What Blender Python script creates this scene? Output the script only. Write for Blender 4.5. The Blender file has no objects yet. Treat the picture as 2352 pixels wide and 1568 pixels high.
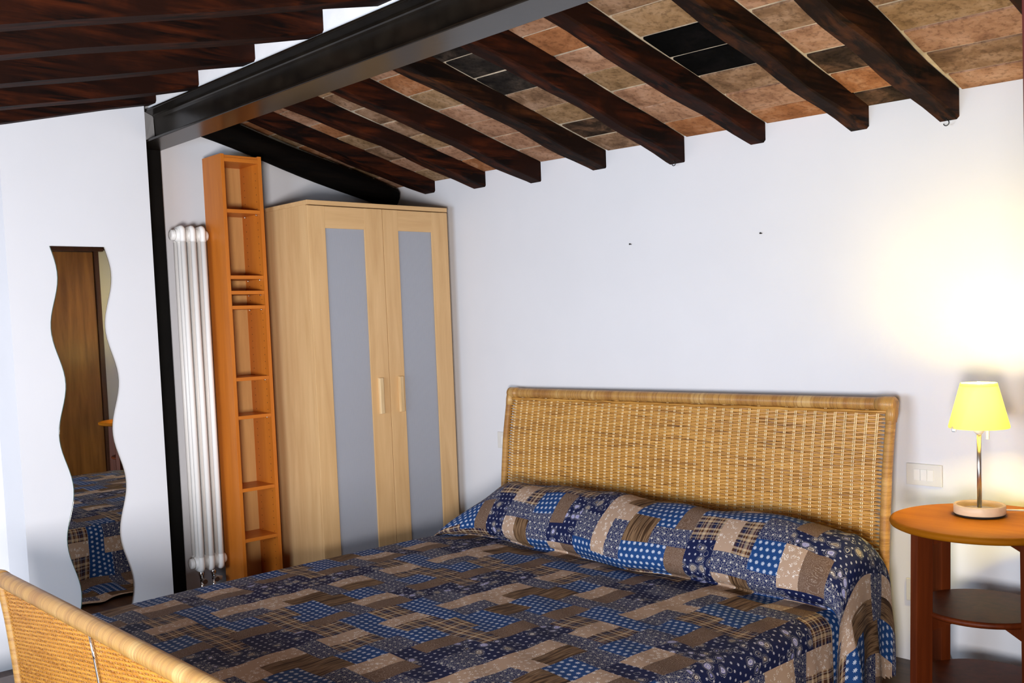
import bpy, bmesh, math, random
from mathutils import Vector, Matrix
random.seed(7)
SC = bpy.context.scene
COL = SC.collection
PI = math.pi

# ------------------------------------------------------------------ camera
F_PX, CX, CY = 2286.73, 1176.0, 883.27
YAW, PITCH, ROLL = -0.818711, -0.066307, -0.037892
CAM = Vector((4.40, -3.30, 1.236))
def camera():
    cy, sy, cp, sp = math.cos(YAW), math.sin(YAW), math.cos(PITCH), math.sin(PITCH)
    f = Vector((sy*cp, cy*cp, sp)); r = Vector((cy, -sy, 0)); u = r.cross(f)
    c, s = math.cos(ROLL), math.sin(ROLL)
    r2 = c*r + s*u; u2 = -s*r + c*u
    cd = bpy.data.cameras.new('camera'); cd.sensor_width = 36; cd.lens = F_PX/2352*36
    cd.shift_y = (CY-784)/2352; cd.clip_start = 0.02
    o = bpy.data.objects.new('camera', cd); COL.objects.link(o)
    o.matrix_world = Matrix(((r2.x, u2.x, -f.x, CAM.x), (r2.y, u2.y, -f.y, CAM.y), (r2.z, u2.z, -f.z, CAM.z), (0, 0, 0, 1)))
    SC.camera = o
camera()
# ------------------------------------------------------------------ world, lights, exposure
w = bpy.data.worlds.new('world'); SC.world = w; w.use_nodes = True
w.node_tree.nodes['Background'].inputs[0].default_value = (.8, .9, 1, 1)
w.node_tree.nodes['Background'].inputs[1].default_value = 0.05
SC.view_settings.view_transform = 'Standard'; SC.view_settings.look = 'None'
SC.view_settings.gamma = 1; SC.view_settings.use_curve_mapping = False
SC.view_settings.exposure = 0.36
def area(name, loc, target, sx, sy, power, color):
    l = bpy.data.lights.new(name, 'AREA'); l.shape = 'RECTANGLE'; l.size = sx; l.size_y = sy; l.energy = power; l.color = color
    o = bpy.data.objects.new(name, l); COL.objects.link(o); o.location = loc
    o.rotation_euler = (Vector(target)-Vector(loc)).to_track_quat('-Z', 'Y').to_euler()
    return o
def point(name, loc, power, color, rad):
    l = bpy.data.lights.new(name, 'POINT'); l.energy = power; l.color = color; l.shadow_soft_size = rad
    o = bpy.data.objects.new(name, l); COL.objects.link(o); o.location = loc
    return o
area('cool_fill', (2.3, -4.45, 0.98), (1.6, 0, 1.15), 2.0, 0.75, 84, (.68, .82, 1.0))  # added bluish fill light from behind the camera; its window is assumed
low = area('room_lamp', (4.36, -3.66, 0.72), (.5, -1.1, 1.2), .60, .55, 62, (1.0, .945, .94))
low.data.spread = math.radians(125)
point('passage_lamp', (0.95, -3.20, 1.25), 6, (1.0, .74, .56), .06)

# ------------------------------------------------------------------ materials
MATS = {}
def nm(name):
    m = bpy.data.materials.new(name); m.use_nodes = True; MATS[name] = m
    nt = m.node_tree; b = nt.nodes['Principled BSDF']
    return m, nt, b
class G:
    """tiny node helper"""
    def __init__(s, nt): s.nt = nt
    def n(s, t, **k):
        x = s.nt.nodes.new(t)
        for a, v in k.items(): setattr(x, a, v)
        return x
    def link(s, a, b): s.nt.links.new(a, b)
    def val(s, sock, v):
        if hasattr(v, 'links'): s.link(v, sock)
        else: sock.default_value = v
    def math(s, op, a, b=0.0, c=0.0):
        x = s.n('ShaderNodeMath', operation=op)
        s.val(x.inputs[0], a); s.val(x.inputs[1], b); s.val(x.inputs[2], c)
        return x.outputs[0]
    def mix(s, f, a, b):
        x = s.n('ShaderNodeMix', data_type='RGBA'); s.val(x.inputs[0], f)
        for i, v in ((6, a), (7, b)):
            if hasattr(v, 'links'): s.link(v, x.inputs[i])
            else: x.inputs[i].default_value = (*v, 1)
        return x.outputs[2]
    def ramp(s, f, stops, interp='LINEAR'):
        x = s.n('ShaderNodeValToRGB'); e = x.color_ramp.elements; x.color_ramp.interpolation = interp
        while len(e) < len(stops): e.new(.5)
        for i, (p, c) in enumerate(stops): e[i].position = p; e[i].color = (*c, 1)
        s.link(f, x.inputs[0]); return x.outputs[0]
    def coords(s, kind='Object', scale=(1, 1, 1), rnd=0.0):
        tc = s.n('ShaderNodeTexCoord'); mp = s.n('ShaderNodeMapping'); mp.inputs['Scale'].default_value = scale
        s.link(tc.outputs[kind], mp.inputs[0])
        if rnd:
            oi = s.n('ShaderNodeObjectInfo'); v = s.n('ShaderNodeVectorMath', operation='SCALE')
            cx = s.n('ShaderNodeCombineXYZ')
            for i in range(3): s.link(s.math('MULTIPLY', oi.outputs['Random'], rnd*(1+i*.7)), cx.inputs[i])
            s.link(cx.outputs[0], mp.inputs['Location'])
        return mp.outputs[0]
    def noise(s, vec, scale=5, detail=4, rough=.55, dist=0.0):
        x = s.n('ShaderNodeTexNoise'); s.link(vec, x.inputs['Vector'])
        x.inputs['Scale'].default_value = scale; x.inputs['Detail'].default_value = detail
        x.inputs['Roughness'].default_value = rough; x.inputs['Distortion'].default_value = dist
        return x.outputs['Fac']
    def voro(s, vec, scale, feature='F1', out='Distance', rand=1.0):
        x = s.n('ShaderNodeTexVoronoi', feature=feature); s.link(vec, x.inputs['Vector']); x.inputs['Scale'].default_value = scale
        x.inputs['Randomness'].default_value = rand
        return x.outputs[out]
    def bump(s, h, strength=.3, dist=.002):
        x = s.n('ShaderNodeBump'); x.inputs['Strength'].default_value = strength; x.inputs['Distance'].default_value = dist
        s.link(h, x.inputs['Height']); return x.outputs[0]

def plain(name, col, rough=.5, metal=0.0, spec=.5, noise=0.0, nscale=8, bump=0.0, bscale=60):
    m, nt, b = nm(name); g = G(nt)
    b.inputs['Roughness'].default_value = rough; b.inputs['Metallic'].default_value = metal
    b.inputs['Specular IOR Level'].default_value = spec
    v = g.coords()
    f = g.noise(v, nscale, 3)
    lo = tuple(c*(1-noise) for c in col); hi = tuple(min(1, c*(1+noise)) for c in col)
    g.link(g.ramp(f, [(.3, lo), (.7, hi)]), b.inputs['Base Color'])
    if bump: g.link(g.bump(g.noise(v, bscale, 4), bump, .002), b.inputs['Normal'])
    return m
def wood(name, dark, light, axis='X', scale=1.0, rough=.45, bump=.15, knots=.0, contrast=(.35, .68), rnd=5.0, spec=.4, blotch=None):
    m, nt, b = nm(name); g = G(nt)
    sc = {'X': (1.2, 14, 14), 'Y': (14, 1.2, 14), 'Z': (14, 14, 1.2)}[axis]
    v = g.coords(scale=tuple(c*scale for c in sc), rnd=rnd)
    f = g.noise(v, 2.2, 6, .6, .5)
    c = g.ramp(f, [(contrast[0], dark), (contrast[1], light)])
    if blotch:
        v2 = g.coords(rnd=rnd); c = g.mix(g.ramp(g.noise(v2, 5, 5), [(.42, (0, 0, 0)), (.62, (1, 1, 1))]), c, blotch)
    g.link(c, b.inputs['Base Color'])
    b.inputs['Roughness'].default_value = rough; b.inputs['Specular IOR Level'].default_value = spec
    if bump: g.link(g.bump(f, bump, .002), b.inputs['Normal'])
    return m

plain('wall_paint', (.69, .70, .725), .85, spec=.2, noise=.015, nscale=3, bump=.10, bscale=35)
plain('plaster_white', (.78, .78, .78), .9, spec=.2, noise=.04, nscale=10, bump=.4, bscale=50)
plain('mortar', (.50, .42, .31), .95, spec=.1, noise=.35, nscale=14, bump=.6, bscale=90)
wood('floor_wood', (.035, .014, .007), (.10, .045, .02), 'X', .8, .4)
wood('rafter_wood', (.0035, .0010, .0005), (.085, .0165, .0032), 'Y', 1.0, .75, .8, contrast=(.42, .84), blotch=(.012, .0028, .001), spec=.10)
wood('rafter_wood_old', (.003, .0012, .0006), (.10, .030, .008), 'Y', 1.0, .75, .9, contrast=(.44, .82), blotch=(.008, .0025, .001), spec=.10)
wood('rafter_black', (.001, .0008, .0006), (.004, .0025, .0015), 'Y', 1.0, .8, .4, spec=.06)
def tile_mat(name, c1, c2, c3):
    m, nt, b = nm(name); g = G(nt); v = g.coords(rnd=9.0)
    f = g.noise(v, 9, 5, .62, .6)
    c = g.ramp(f, [(.28, c1), (.5, c2), (.72, c3)])
    f2 = g.noise(v, 60, 3, .6)
    c = g.mix(g.ramp(f2, [(.35, (.45, .45, .45)), (.5, (0, 0, 0))]), c, tuple(x*.5 for x in c1))
    g.link(c, b.inputs['Base Color']); b.inputs['Roughness'].default_value = .95; b.inputs['Specular IOR Level'].default_value = .03
    g.link(g.bump(f, .5, .004), b.inputs['Normal'])
tile_mat('tile_pink', (.17, .085, .05), (.34, .185, .11), (.45, .28, .19))
tile_mat('tile_orange', (.18, .07, .028), (.31, .13, .055), (.42, .22, .12))
tile_mat('tile_brown', (.09, .05, .028), (.22, .13, .075), (.37, .24, .16))
tile_mat('tile_ochre', (.12, .07, .03), (.27, .165, .085), (.38, .25, .15))
tile_mat('tile_dark', (.008, .007, .007), (.022, .018, .015), (.06, .045, .035))
tile_mat('tile_sooty', (.012, .009, .007), (.045, .028, .018), (.17, .09, .05))
tile_mat('tile_black', (.0012, .0012, .0012), (.002, .002, .002), (.005, .004, .004))
def paint_metal():
    m, nt, b = nm('beam_paint'); g = G(nt); v = g.coords()
    g.link(g.ramp(g.noise(v, 12, 4), [(.3, (.0045, .0032, .0022)), (.75, (.012, .009, .006))]), b.inputs['Base Color'])
    b.inputs['Roughness'].default_value = .26; b.inputs['Specular IOR Level'].default_value = .32
    g.link(g.bump(g.noise(v, 30, 3), .12, .002), b.inputs['Normal'])
paint_metal()
plain('column_paint', (.004, .0037, .0033), .5, spec=.15, noise=.2)
wood('beech', (.54, .325, .14), (.68, .445, .215), 'Z', .8, .42, .03, contrast=(.25, .75), rnd=4)
wood('beech_y', (.54, .325, .14), (.68, .445, .215), 'Y', .8, .42, .03, contrast=(.25, .75), rnd=4)
wood('handle_maple', (.62, .42, .20), (.80, .62, .36), 'Z', 1, .35, .02)
wood('shelf_orange', (.45, .125, .012), (.57, .175, .019), 'Z', 1.0, .38, .03, contrast=(.25, .75), rnd=3)
wood('shelf_orange_y', (.45, .125, .012), (.57, .175, .019), 'Y', 1.0, .38, .03, contrast=(.25, .75), rnd=3)
wood('shelf_back', (.48, .25, .085), (.60, .34, .12), 'Z', 1.0, .5, .02, contrast=(.25, .75), rnd=3)
plain('hole_dark', (.02, .01, .005), .9)
plain('steel', (.62, .60, .57), .28, metal=1.0)
plain('chrome', (.8, .8, .8), .08, metal=1.0)
plain('iron_dark', (.03, .028, .026), .4, metal=.8)
plain('radiator_enamel', (.83, .81, .77), .38, spec=.4, noise=.01)
plain('plastic_white', (.66, .65, .61), .35, noise=.01)
plain('plastic_key', (.74, .73, .70), .3, noise=.01)
wood('table_wood', (.055, .009, .0015), (.105, .019, .003), 'Z', 1.0, .45, .05, contrast=(.3, .7), spec=.15)
wood('table_top_wood', (.19, .055, .0015), (.28, .10, .004), 'X', .55, .55, .03, contrast=(.3, .7), rnd=0.01, spec=.04)
wood('lamp_base_wood', (.62, .44, .27), (.74, .56, .37), 'X', 1, .45, .02)
plain('felt_dark', (.015, .008, .006), .95)
wood('door_wood', (.14, .05, .010), (.30, .13, .030), 'Z', .7, .35, .04, contrast=(.3, .75))
wood('door_frame_wood', (.035, .010, .004), (.07, .022, .008), 'Z', .7, .4, .04)
wood('post_wood', (.05, .006, .004), (.09, .012, .007), 'Z', .7, .4, .04)

def frosted():
    m, nt, b = nm('frosted_glass'); g = G(nt)
    b.inputs['Base Color'].default_value = (.42, .44, .49, 1); b.inputs['Roughness'].default_value = .45
    v = g.coords(); wv = g.n('ShaderNodeTexWave', wave_type='BANDS', bands_direction='Y'); g.link(v, wv.inputs['Vector']); wv.inputs['Scale'].default_value = 55
    g.link(g.bump(wv.outputs['Fac'], .25, .002), b.inputs['Normal'])
    tr = g.n('ShaderNodeBsdfTransparent'); mx = g.n('ShaderNodeMixShader'); mx.inputs[0].default_value = .28
    g.link(b.outputs[0], mx.inputs[1]); g.link(tr.outputs[0], mx.inputs[2])
    g.link(mx.outputs[0], nt.nodes['Material Output'].inputs[0])
frosted()
def mirror_mat():
    m, nt, b = nm('mirror_silver'); b.inputs['Base Color'].default_value = (.80, .82, .81, 1); b.inputs['Metallic'].default_value = 1; b.inputs['Roughness'].default_value = .01
mirror_mat()
plain('glass_edge', (.03, .07, .05), .1)
def rattan_wrap(name, axis):
    m, nt, b = nm(name); g = G(nt)
    d = {'X': 'X', 'Z': 'Z'}[axis]
    v = g.coords(); wv = g.n('ShaderNodeTexWave', wave_type='BANDS', bands_direction=d); g.link(v, wv.inputs['Vector']); wv.inputs['Scale'].default_value = 70
    sc = (9, .3, .3) if axis == 'X' else (.3, .3, 9)
    v2 = g.coords(scale=sc); f = g.noise(v2, 1.0, 2); 
    sc3 = (90, 2, 2) if axis == 'X' else (2, 2, 90)
    f3 = g.noise(g.coords(scale=sc3), 1.2, 3)
    c = g.ramp(f, [(.36, (.36, .17, .042)), (.44, (.48, .26, .070)), (.56, (.44, .23, .058)), (.66, (.56, .34, .115))])
    c = g.mix(g.ramp(f3, [(.38, (.55, .55, .55)), (.56, (0, 0, 0))]), c, (.25, .11, .028))
    g.link(c, b.inputs['Base Color']); b.inputs['Roughness'].default_value = .38
    g.link(g.bump(wv.outputs['Fac'], .35, .002), b.inputs['Normal'])
rattan_wrap('rattan_rail', 'X'); rattan_wrap('rattan_post', 'Z')
def cane(name, c1, c2, c3, sc):
    m, nt, b = nm(name); g = G(nt)
    f = g.noise(g.coords(scale=sc), 1.0, 4, .6)
    f2 = g.noise(g.coords(scale=(1.5, 1.5, 6)), 1.0, 2)
    c = g.ramp(f, [(.30, c1), (.46, c2), (.66, c3)])
    c = g.mix(g.math('MULTIPLY', f2, .35), c, c2)
    g.link(c, b.inputs['Base Color']); b.inputs['Roughness'].default_value = .42
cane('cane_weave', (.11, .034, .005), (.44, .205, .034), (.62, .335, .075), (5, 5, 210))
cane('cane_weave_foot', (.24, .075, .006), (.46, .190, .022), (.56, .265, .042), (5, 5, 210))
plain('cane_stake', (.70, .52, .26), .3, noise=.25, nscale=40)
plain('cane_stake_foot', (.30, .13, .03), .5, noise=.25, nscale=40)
plain('mattress_fabric', (.5, .5, .5), .9)

def shade_mat():
    m, nt, b = nm('lamp_shade_fabric'); g = G(nt)
    nt.nodes.remove(b)
    d = g.n('ShaderNodeBsdfDiffuse'); d.inputs[0].default_value = (.80, .70, .36, 1)
    t = g.n('ShaderNodeBsdfTranslucent'); t.inputs[0].default_value = (.97, .91, .52, 1)
    mx = g.n('ShaderNodeMixShader'); mx.inputs[0].default_value = .55
    g.link(d.outputs[0], mx.inputs[1]); g.link(t.outputs[0], mx.inputs[2]); g.link(mx.outputs[0], nt.nodes['Material Output'].inputs[0])
shade_mat()
def bulb_mat():
    m, nt, b = nm('bulb_glow'); b.inputs['Emission Color'].default_value = (1, .76, .22, 1); b.inputs['Emission Strength'].default_value = 900
bulb_mat()

# ---- printed patchwork fabrics (UV in metres)
def fabric_base(name):
    m, nt, b = nm(name); g = G(nt)
    b.inputs['Roughness'].default_value = .7; b.inputs['Specular IOR Level'].default_value = .12
    uv = g.n('ShaderNodeUVMap').outputs[0]
    g.link(g.bump(g.noise(uv, 260, 2), .12, .001), b.inputs['Normal'])
    sp = g.n('ShaderNodeSeparateXYZ'); g.link(uv, sp.inputs[0])
    return g, b, uv, sp.outputs[0], sp.outputs[1]
def flowers(g, u, v, pitch, petals, R, stagger=True):
    a = g.math('DIVIDE', u, pitch); bb = g.math('DIVIDE', v, pitch)
    if stagger:
        row = g.math('FLOOR', bb); a = g.math('ADD', a, g.math('MULTIPLY', g.math('MODULO', g.math('ABSOLUTE', row), 2.0), .5))
    fx = g.math('SUBTRACT', g.math('FRACT', a), .5); fy = g.math('SUBTRACT', g.math('FRACT', bb), .5)
    r = g.math('SQRT', g.math('ADD', g.math('MULTIPLY', fx, fx), g.math('MULTIPLY', fy, fy)))
    th = g.math('ARCTAN2', fy, fx)
    edge = g.math('MULTIPLY_ADD', g.math('COSINE', g.math('MULTIPLY', th, float(petals))), .42*R, .60*R)
    m = g.math('LESS_THAN', r, edge); return g.math('MULTIPLY', m, g.math('GREATER_THAN', r, R*.16)), r
def fabrics():
    # blue with daisies
    g, b, uv, u, v = fabric_base('fabric_blue_daisy')
    m, r = flowers(g, u, v, .0235, 8, .30)
    base = g.mix(g.noise(uv, 30, 2), (.007, .036, .125), (.011, .050, .17))
    g.link(g.mix(m, base, (.62, .66, .72)), b.inputs['Base Color'])
    # navy with vines and small blossoms
    g, b, uv, u, v = fabric_base('fabric_navy_vine')
    nz = g.n('ShaderNodeTexNoise'); g.link(uv, nz.inputs['Vector']); nz.inputs['Scale'].default_value = 90
    ad = g.n('ShaderNodeVectorMath', operation='MULTIPLY_ADD'); g.link(nz.outputs['Color'], ad.inputs[0]); ad.inputs[1].default_value = (.008, .008, 0); g.link(uv, ad.inputs[2])
    e = g.voro(ad.outputs[0], 150, 'DISTANCE_TO_EDGE')
    vine = g.math('LESS_THAN', e, .06)
    c = g.mix(vine, (.005, .010, .060), (.21, .21, .215))
    fl, r = flowers(g, u, v, .026, 5, .17)
    g.link(g.mix(fl, c, (.70, .66, .56)), b.inputs['Base Color'])
    # tan with white sprigs
    g, b, uv, u, v = fabric_base('fabric_tan_sprig')
    d1 = g.voro(uv, 58, rand=.75); d2 = g.voro(uv, 330)
    m = g.math('MULTIPLY', g.math('LESS_THAN', d1, .42), g.math('LESS_THAN', d2, .40))
    g.link(g.mix(m, (.36, .25, .175), (.74, .71, .66)), b.inputs['Base Color'])
    # taupe with stippled swirls
    g, b, uv, u, v = fabric_base('fabric_taupe_swirl')
    d1 = g.voro(uv, 28); w1 = g.math('SINE', g.math('MULTIPLY', d1, 62.0))
    d2 = g.math('LESS_THAN', g.voro(uv, 620), .45)
    m = g.math('MULTIPLY', g.math('GREATER_THAN', w1, .25), d2)
    g.link(g.mix(m, (.115, .068, .044), (.28, .215, .17)), b.inputs['Base Color'])
    # plaid
    g, b, uv, u, v = fabric_base('fabric_plaid')
    def bands(t, period, stops):
        f = g.math('FRACT', g.math('DIVIDE', t, period)); return g.ramp(f, stops, 'CONSTANT')
    beige, brn, nav, rust = (.44, .32, .19), (.055, .024, .012), (.010, .014, .045), (.13, .045, .02)
    A = bands(u, .062, [(0, beige), (.14, rust), (.20, brn), (.40, nav), (.62, brn), (.74, beige), (.79, rust), (.84, brn), (.97, beige)])
    B = bands(v, .058, [(0, brn), (.16, beige), (.28, rust), (.34, nav), (.58, brn), (.66, nav), (.80, beige), (.93, rust)])
    c = g.mix(.5, A, B)
    ln = g.math('MAXIMUM', g.math('LESS_THAN', g.math('FRACT', g.math('DIVIDE', u, .0205)), .09), g.math('LESS_THAN', g.math('FRACT', g.math('DIVIDE', v, .0195)), .09))
    g.link(g.mix(g.math('MULTIPLY', ln, .55), c, (.45, .40, .33)), b.inputs['Base Color'])
    # brown stripe
    g, b, uv, u, v = fabric_base('fabric_brown_stripe')
    mp = g.n('ShaderNodeMapping'); mp.inputs['Scale'].default_value = (75, 4, 1); g.link(uv, mp.inputs[0])
    f = g.noise(mp.outputs[0], 1.0, 3, .6)
    g.link(g.ramp(f, [(.30, (.024, .012, .006)), (.44, (.055, .028, .013)), (.53, (.20, .12, .062)), (.60, (.05, .024, .012)), (.68, (.26, .17, .10)), (.74, (.42, .36, .29))]), b.inputs['Base Color'])
    # navy paisley
    g, b, uv, u, v = fabric_base('fabric_paisley')
    nz = g.n('ShaderNodeTexNoise'); g.link(uv, nz.inputs['Vector']); nz.inputs['Scale'].default_value = 34
    ad = g.n('ShaderNodeVectorMath', operation='MULTIPLY_ADD'); g.link(nz.outputs['Color'], ad.inputs[0]); ad.inputs[1].default_value = (.022, .022, 0); g.link(uv, ad.inputs[2])
    d = g.voro(ad.outputs[0], 26, rand=.85); cc = g.voro(ad.outputs[0], 26, out='Color', rand=.85)
    spx = g.n('ShaderNodeSeparateColor'); g.link(cc, spx.inputs[0])
    core = g.mix(g.math('GREATER_THAN', spx.outputs[0], .55), (.17, .13, .10), (.22, .22, .40))
    c = g.ramp(d, [(0, (1, 1, 1)), (.22, (.0, .0, .0)), (.27, (1, 1, 1))], 'CONSTANT')
    ring = g.ramp(d, [(0, (.0, .0, .0)), (.10, (.5, .5, .5)), (.13, (0, 0, 0)), (.22, (.9, .9, .9)), (.25, (0, 0, 0)), (.33, (.45, .45, .45)), (.36, (0, 0, 0)), (.44, (.3, .3, .3)), (.46, (0, 0, 0))], 'CONSTANT')
    inside = g.math('LESS_THAN', d, .29)
    col = g.mix(inside, (.006, .010, .045), core)
    col = g.mix(ring, col, (.60, .58, .55))
    dots, r = flowers(g, u, v, .024, 6, .20)
    col = g.mix(g.math('MULTIPLY', dots, g.math('GREATER_THAN', d, .42)), col, (.55, .55, .60))
    g.link(col, b.inputs['Base Color'])
fabrics()
FABRICS = ['fabric_blue_daisy', 'fabric_navy_vine', 'fabric_tan_sprig', 'fabric_taupe_swirl', 'fabric_plaid', 'fabric_brown_stripe', 'fabric_paisley']

# ------------------------------------------------------------------ mesh helpers
class MB:
    def __init__(s): s.bm = bmesh.new()
    def box(s, x0, x1, y0, y1, z0, z1, bev=0.0):
        P = [(x, y, z) for x in (x0, x1) for y in (y0, y1) for z in (z0, z1)]
        return s.hexa(P, bev)
    def hexa(s, P, bev=0.0):
        v = [s.bm.verts.new(p) for p in P]
        fs = []
        for q in ((0, 1, 3, 2), (4, 6, 7, 5), (0, 4, 5, 1), (2, 3, 7, 6), (0, 2, 6, 4), (1, 5, 7, 3)):
            fs.append(s.bm.faces.new([v[i] for i in q]))
        if bev:
            ed = {e for f in fs for e in f.edges}
            bmesh.ops.bevel(s.bm, geom=list(ed), offset=bev, segments=2, affect='EDGES', profile=.6)
        return s
    def tube(s, pts, r, n=10, cap=True, radii=None):
        rings = []
        pts = [Vector(p) for p in pts]
        up = None
        for i, p in enumerate(pts):
            t = (pts[min(i+1, len(pts)-1)]-pts[max(i-1, 0)]).normalized()
            if up is None:
                up = Vector((0, 0, 1)) if abs(t.z) < .9 else Vector((1, 0, 0))
            a = t.cross(up).normalized(); b = a.cross(t).normalized(); up = b
            rr = radii[i] if radii else r
            rings.append([s.bm.verts.new(p+rr*(math.cos(2*PI*k/n)*a+math.sin(2*PI*k/n)*b)) for k in range(n)])
        for i in range(len(rings)-1):
            for k in range(n):
                s.bm.faces.new((rings[i][k], rings[i][(k+1) % n], rings[i+1][(k+1) % n], rings[i+1][k])).smooth = True
        if cap:
            s.bm.faces.new(rings[0][::-1]); s.bm.faces.new(rings[-1])
        return s
    def lathe(s, prof, n=32, c=(0, 0, 0), axis='Z', close=True):
        rings = []
        for r, h in prof:
            ring = []
            for k in range(n):
                a = 2*PI*k/n; x, y = r*math.cos(a), r*math.sin(a)
                p = {'Z': (x, y, h), 'Y': (x, h, y), 'X': (h, x, y)}[axis]
                ring.append(s.bm.verts.new((p[0]+c[0], p[1]+c[1], p[2]+c[2])))
            rings.append(ring)
        for i in range(len(rings)-1):
            for k in range(n):
                f = s.bm.faces.new((rings[i][k], rings[i][(k+1) % n], rings[i+1][(k+1) % n], rings[i+1][k])); f.smooth = True
        if close:
            s.bm.faces.new(rings[0][::-1]); s.bm.faces.new(rings[-1])
        return s
    def prism(s, poly, ax, a, b):
        """polygon in the plane normal to ax, extruded from a to b"""
        def P(p, h): return {0: (h, p[0], p[1]), 1: (p[0], h, p[1]), 2: (p[0], p[1], h)}[ax]
        A = [s.bm.verts.new(P(p, a)) for p in poly]; B = [s.bm.verts.new(P(p, b)) for p in poly]
        s.bm.faces.new(A); s.bm.faces.new(B[::-1])
        for i in range(len(poly)):
            j = (i+1) % len(poly); s.bm.faces.new((A[i], B[i], B[j], A[j]))
        return s
    def mesh(s, name):
        bmesh.ops.recalc_face_normals(s.bm, faces=s.bm.faces[:])
        me = bpy.data.meshes.new(name); s.bm.to_mesh(me); s.bm.free(); return me
    def build(s, name, mat, parent=None, sharp=True):
        me = s.mesh(name)
        for mn in ([mat] if isinstance(mat, str) else mat): me.materials.append(MATS[mn])
        return obj(name, me, parent)
def obj(name, me, parent=None):
    o = bpy.data.objects.new(name, me); COL.objects.link(o)
    if parent is not None:
        o.parent = parent
        o.matrix_parent_inverse = Matrix.Translation(parent.location).inverted() if parent.rotation_euler.to_matrix().is_identity else parent.matrix_basis.inverted()
    return o
def tag(o, label, cat, group=None):
    o['label'] = label; o['category'] = cat
    if group: o['group'] = group
    return o
def thing(name, loc, label, cat, group=None):
    o = bpy.data.objects.new(name, None); COL.objects.link(o); o.location = loc; o.empty_display_size = .1
    return tag(o, label, cat, group)
def struct(o): o['kind'] = 'structure'; return o
def cr(pts, n):
    """Catmull-Rom through pts, n samples per span"""
    out = []; P = [Vector(p) for p in pts]
    for i in range(len(P)-1):
        a, b, c, d = P[max(i-1, 0)], P[i], P[i+1], P[min(i+2, len(P)-1)]
        for k in range(n):
            t = k/n
            out.append(.5*((2*b)+(-a+c)*t+(2*a-5*b+4*c-d)*t*t+(-a+3*b-3*c+d)*t**3))
    out.append(P[-1]); return out

# ------------------------------------------------------------------ roof geometry numbers
FS, NS = .27, .228                      # far and near slope
YR = -1.384                             # ridge beam axis
XR, XW = 3.90, 5.40                     # short right wall, far right wall
YN = -4.60                              # wall behind the photographer
def tile_far(x, y): return 1.967-.0174*x-FS*y
def tile_near(x, y): return 2.288+NS*(y+1.44)

# ------------------------------------------------------------------ structure
struct(MB().prism([(-.12, .1), (XW+.1, .1), (XW+.1, YN-.1), (.50, YN-.1), (.50, -2.05), (-.12, -2.05)], 2, -.25, 0).build('floor', 'floor_wood'))
struct(MB().box(-.9, .50, YN-.1, -2.05, -.25, -.15).build('floor_passage', 'floor_wood'))
struct(MB().prism([(-.1, 0), (XW+.1, 0), (XW+.1, 2.02), (-.1, 2.02)], 1, 0, .12).build('wall_back', 'wall_paint'))
struct(MB().prism([(0, 0), (0, 2.0), (-1.36, 2.36), (-1.40, 2.36), (-1.40, 0)], 0, -.12, 0).build('wall_left', 'wall_paint'))
pier = struct(MB().prism([(-2.05, -.2), (-2.05, 2.152), (-1.46, 2.287), (-1.46, -.2)], 0, -.12, .20).build('wall_pier', 'wall_paint'))
# rough plaster return between the flanges of the ridge beam
m = MB(); m.hexa([(0, -1.46, 2.061), (0, -1.46, 2.176), (0, -1.390, 2.061), (0, -1.390, 2.176), (.20, -1.46, 2.061), (.20, -1.46, 2.176), (.135, -1.390, 2.061), (.128, -1.390, 2.176)])
m.build('plaster_return', 'plaster_white', pier)
struct(MB().prism([(-2.05, -.2), (-2.05, 2.152), (YN, 1.60), (YN, -.2)], 0, -.17, -.05).build('wall_passage', 'wall_paint'))
struct(MB().box(-.17, XW+.1, YN-.12, YN, 0, 1.75).build('wall_front', 'wall_paint'))
struct(MB().prism([(0, 0), (0, 2.0), (-1.39, 2.34), (YN, 1.62), (YN, 0)], 0, XW, XW+.12).build('wall_far_right', 'wall_paint'))
wr = struct(MB().prism([(0, 0), (0, 1.88), (-1.30, 2.2), (-1.30, 2.02), (-1.46, 2.02), (-1.46, 2.16), (-1.70, 2.12), (-1.70, 0)], 0, XR, XR+.12).build('wall_right', 'wall_paint'))
struct(MB().box(0, XW, -1.432, -1.335, 2.188, 2.285).build('wall_ridge_infill', 'plaster_white'))
cf = MB().prism([(.10, 1.982-FS*.10), (-1.39, 1.982+FS*1.39), (-1.39, 2.06+FS*1.39), (.10, 2.06-FS*.10)], 0, 0, 1)
def sheared_slab(y0, y1, fn, up0, up1, x0=-.15, x1=XW+.1):
    m = MB(); m.hexa([(x, y, fn(x, y)+u) for x in (x0, x1) for y in (y0, y1) for u in (up0, up1)]); return m
wn = struct(MB().box(1.25, 3.35, YN-.005, YN+.02, .58, 1.38, .004).build('added_window_1', 'plastic_white'))  # unseen window, added only to account for the bluish fill light
for k in range(2): MB().box(1.31+k*1.02, 2.27+k*1.02, YN+.02, YN+.026, .64, 1.32).build('added_pane', 'glass_edge', wn)  # panes of the added window
ceil_far = struct(sheared_slab(-1.39, .11, tile_far, .007, .07).build('ceiling_back_slope', 'mortar'))
ceil_near = struct(sheared_slab(YN-.1, -1.37, tile_near, .007, .07, -.3).build('ceiling_front_slope', 'mortar'))
cf.bm.free()

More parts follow.
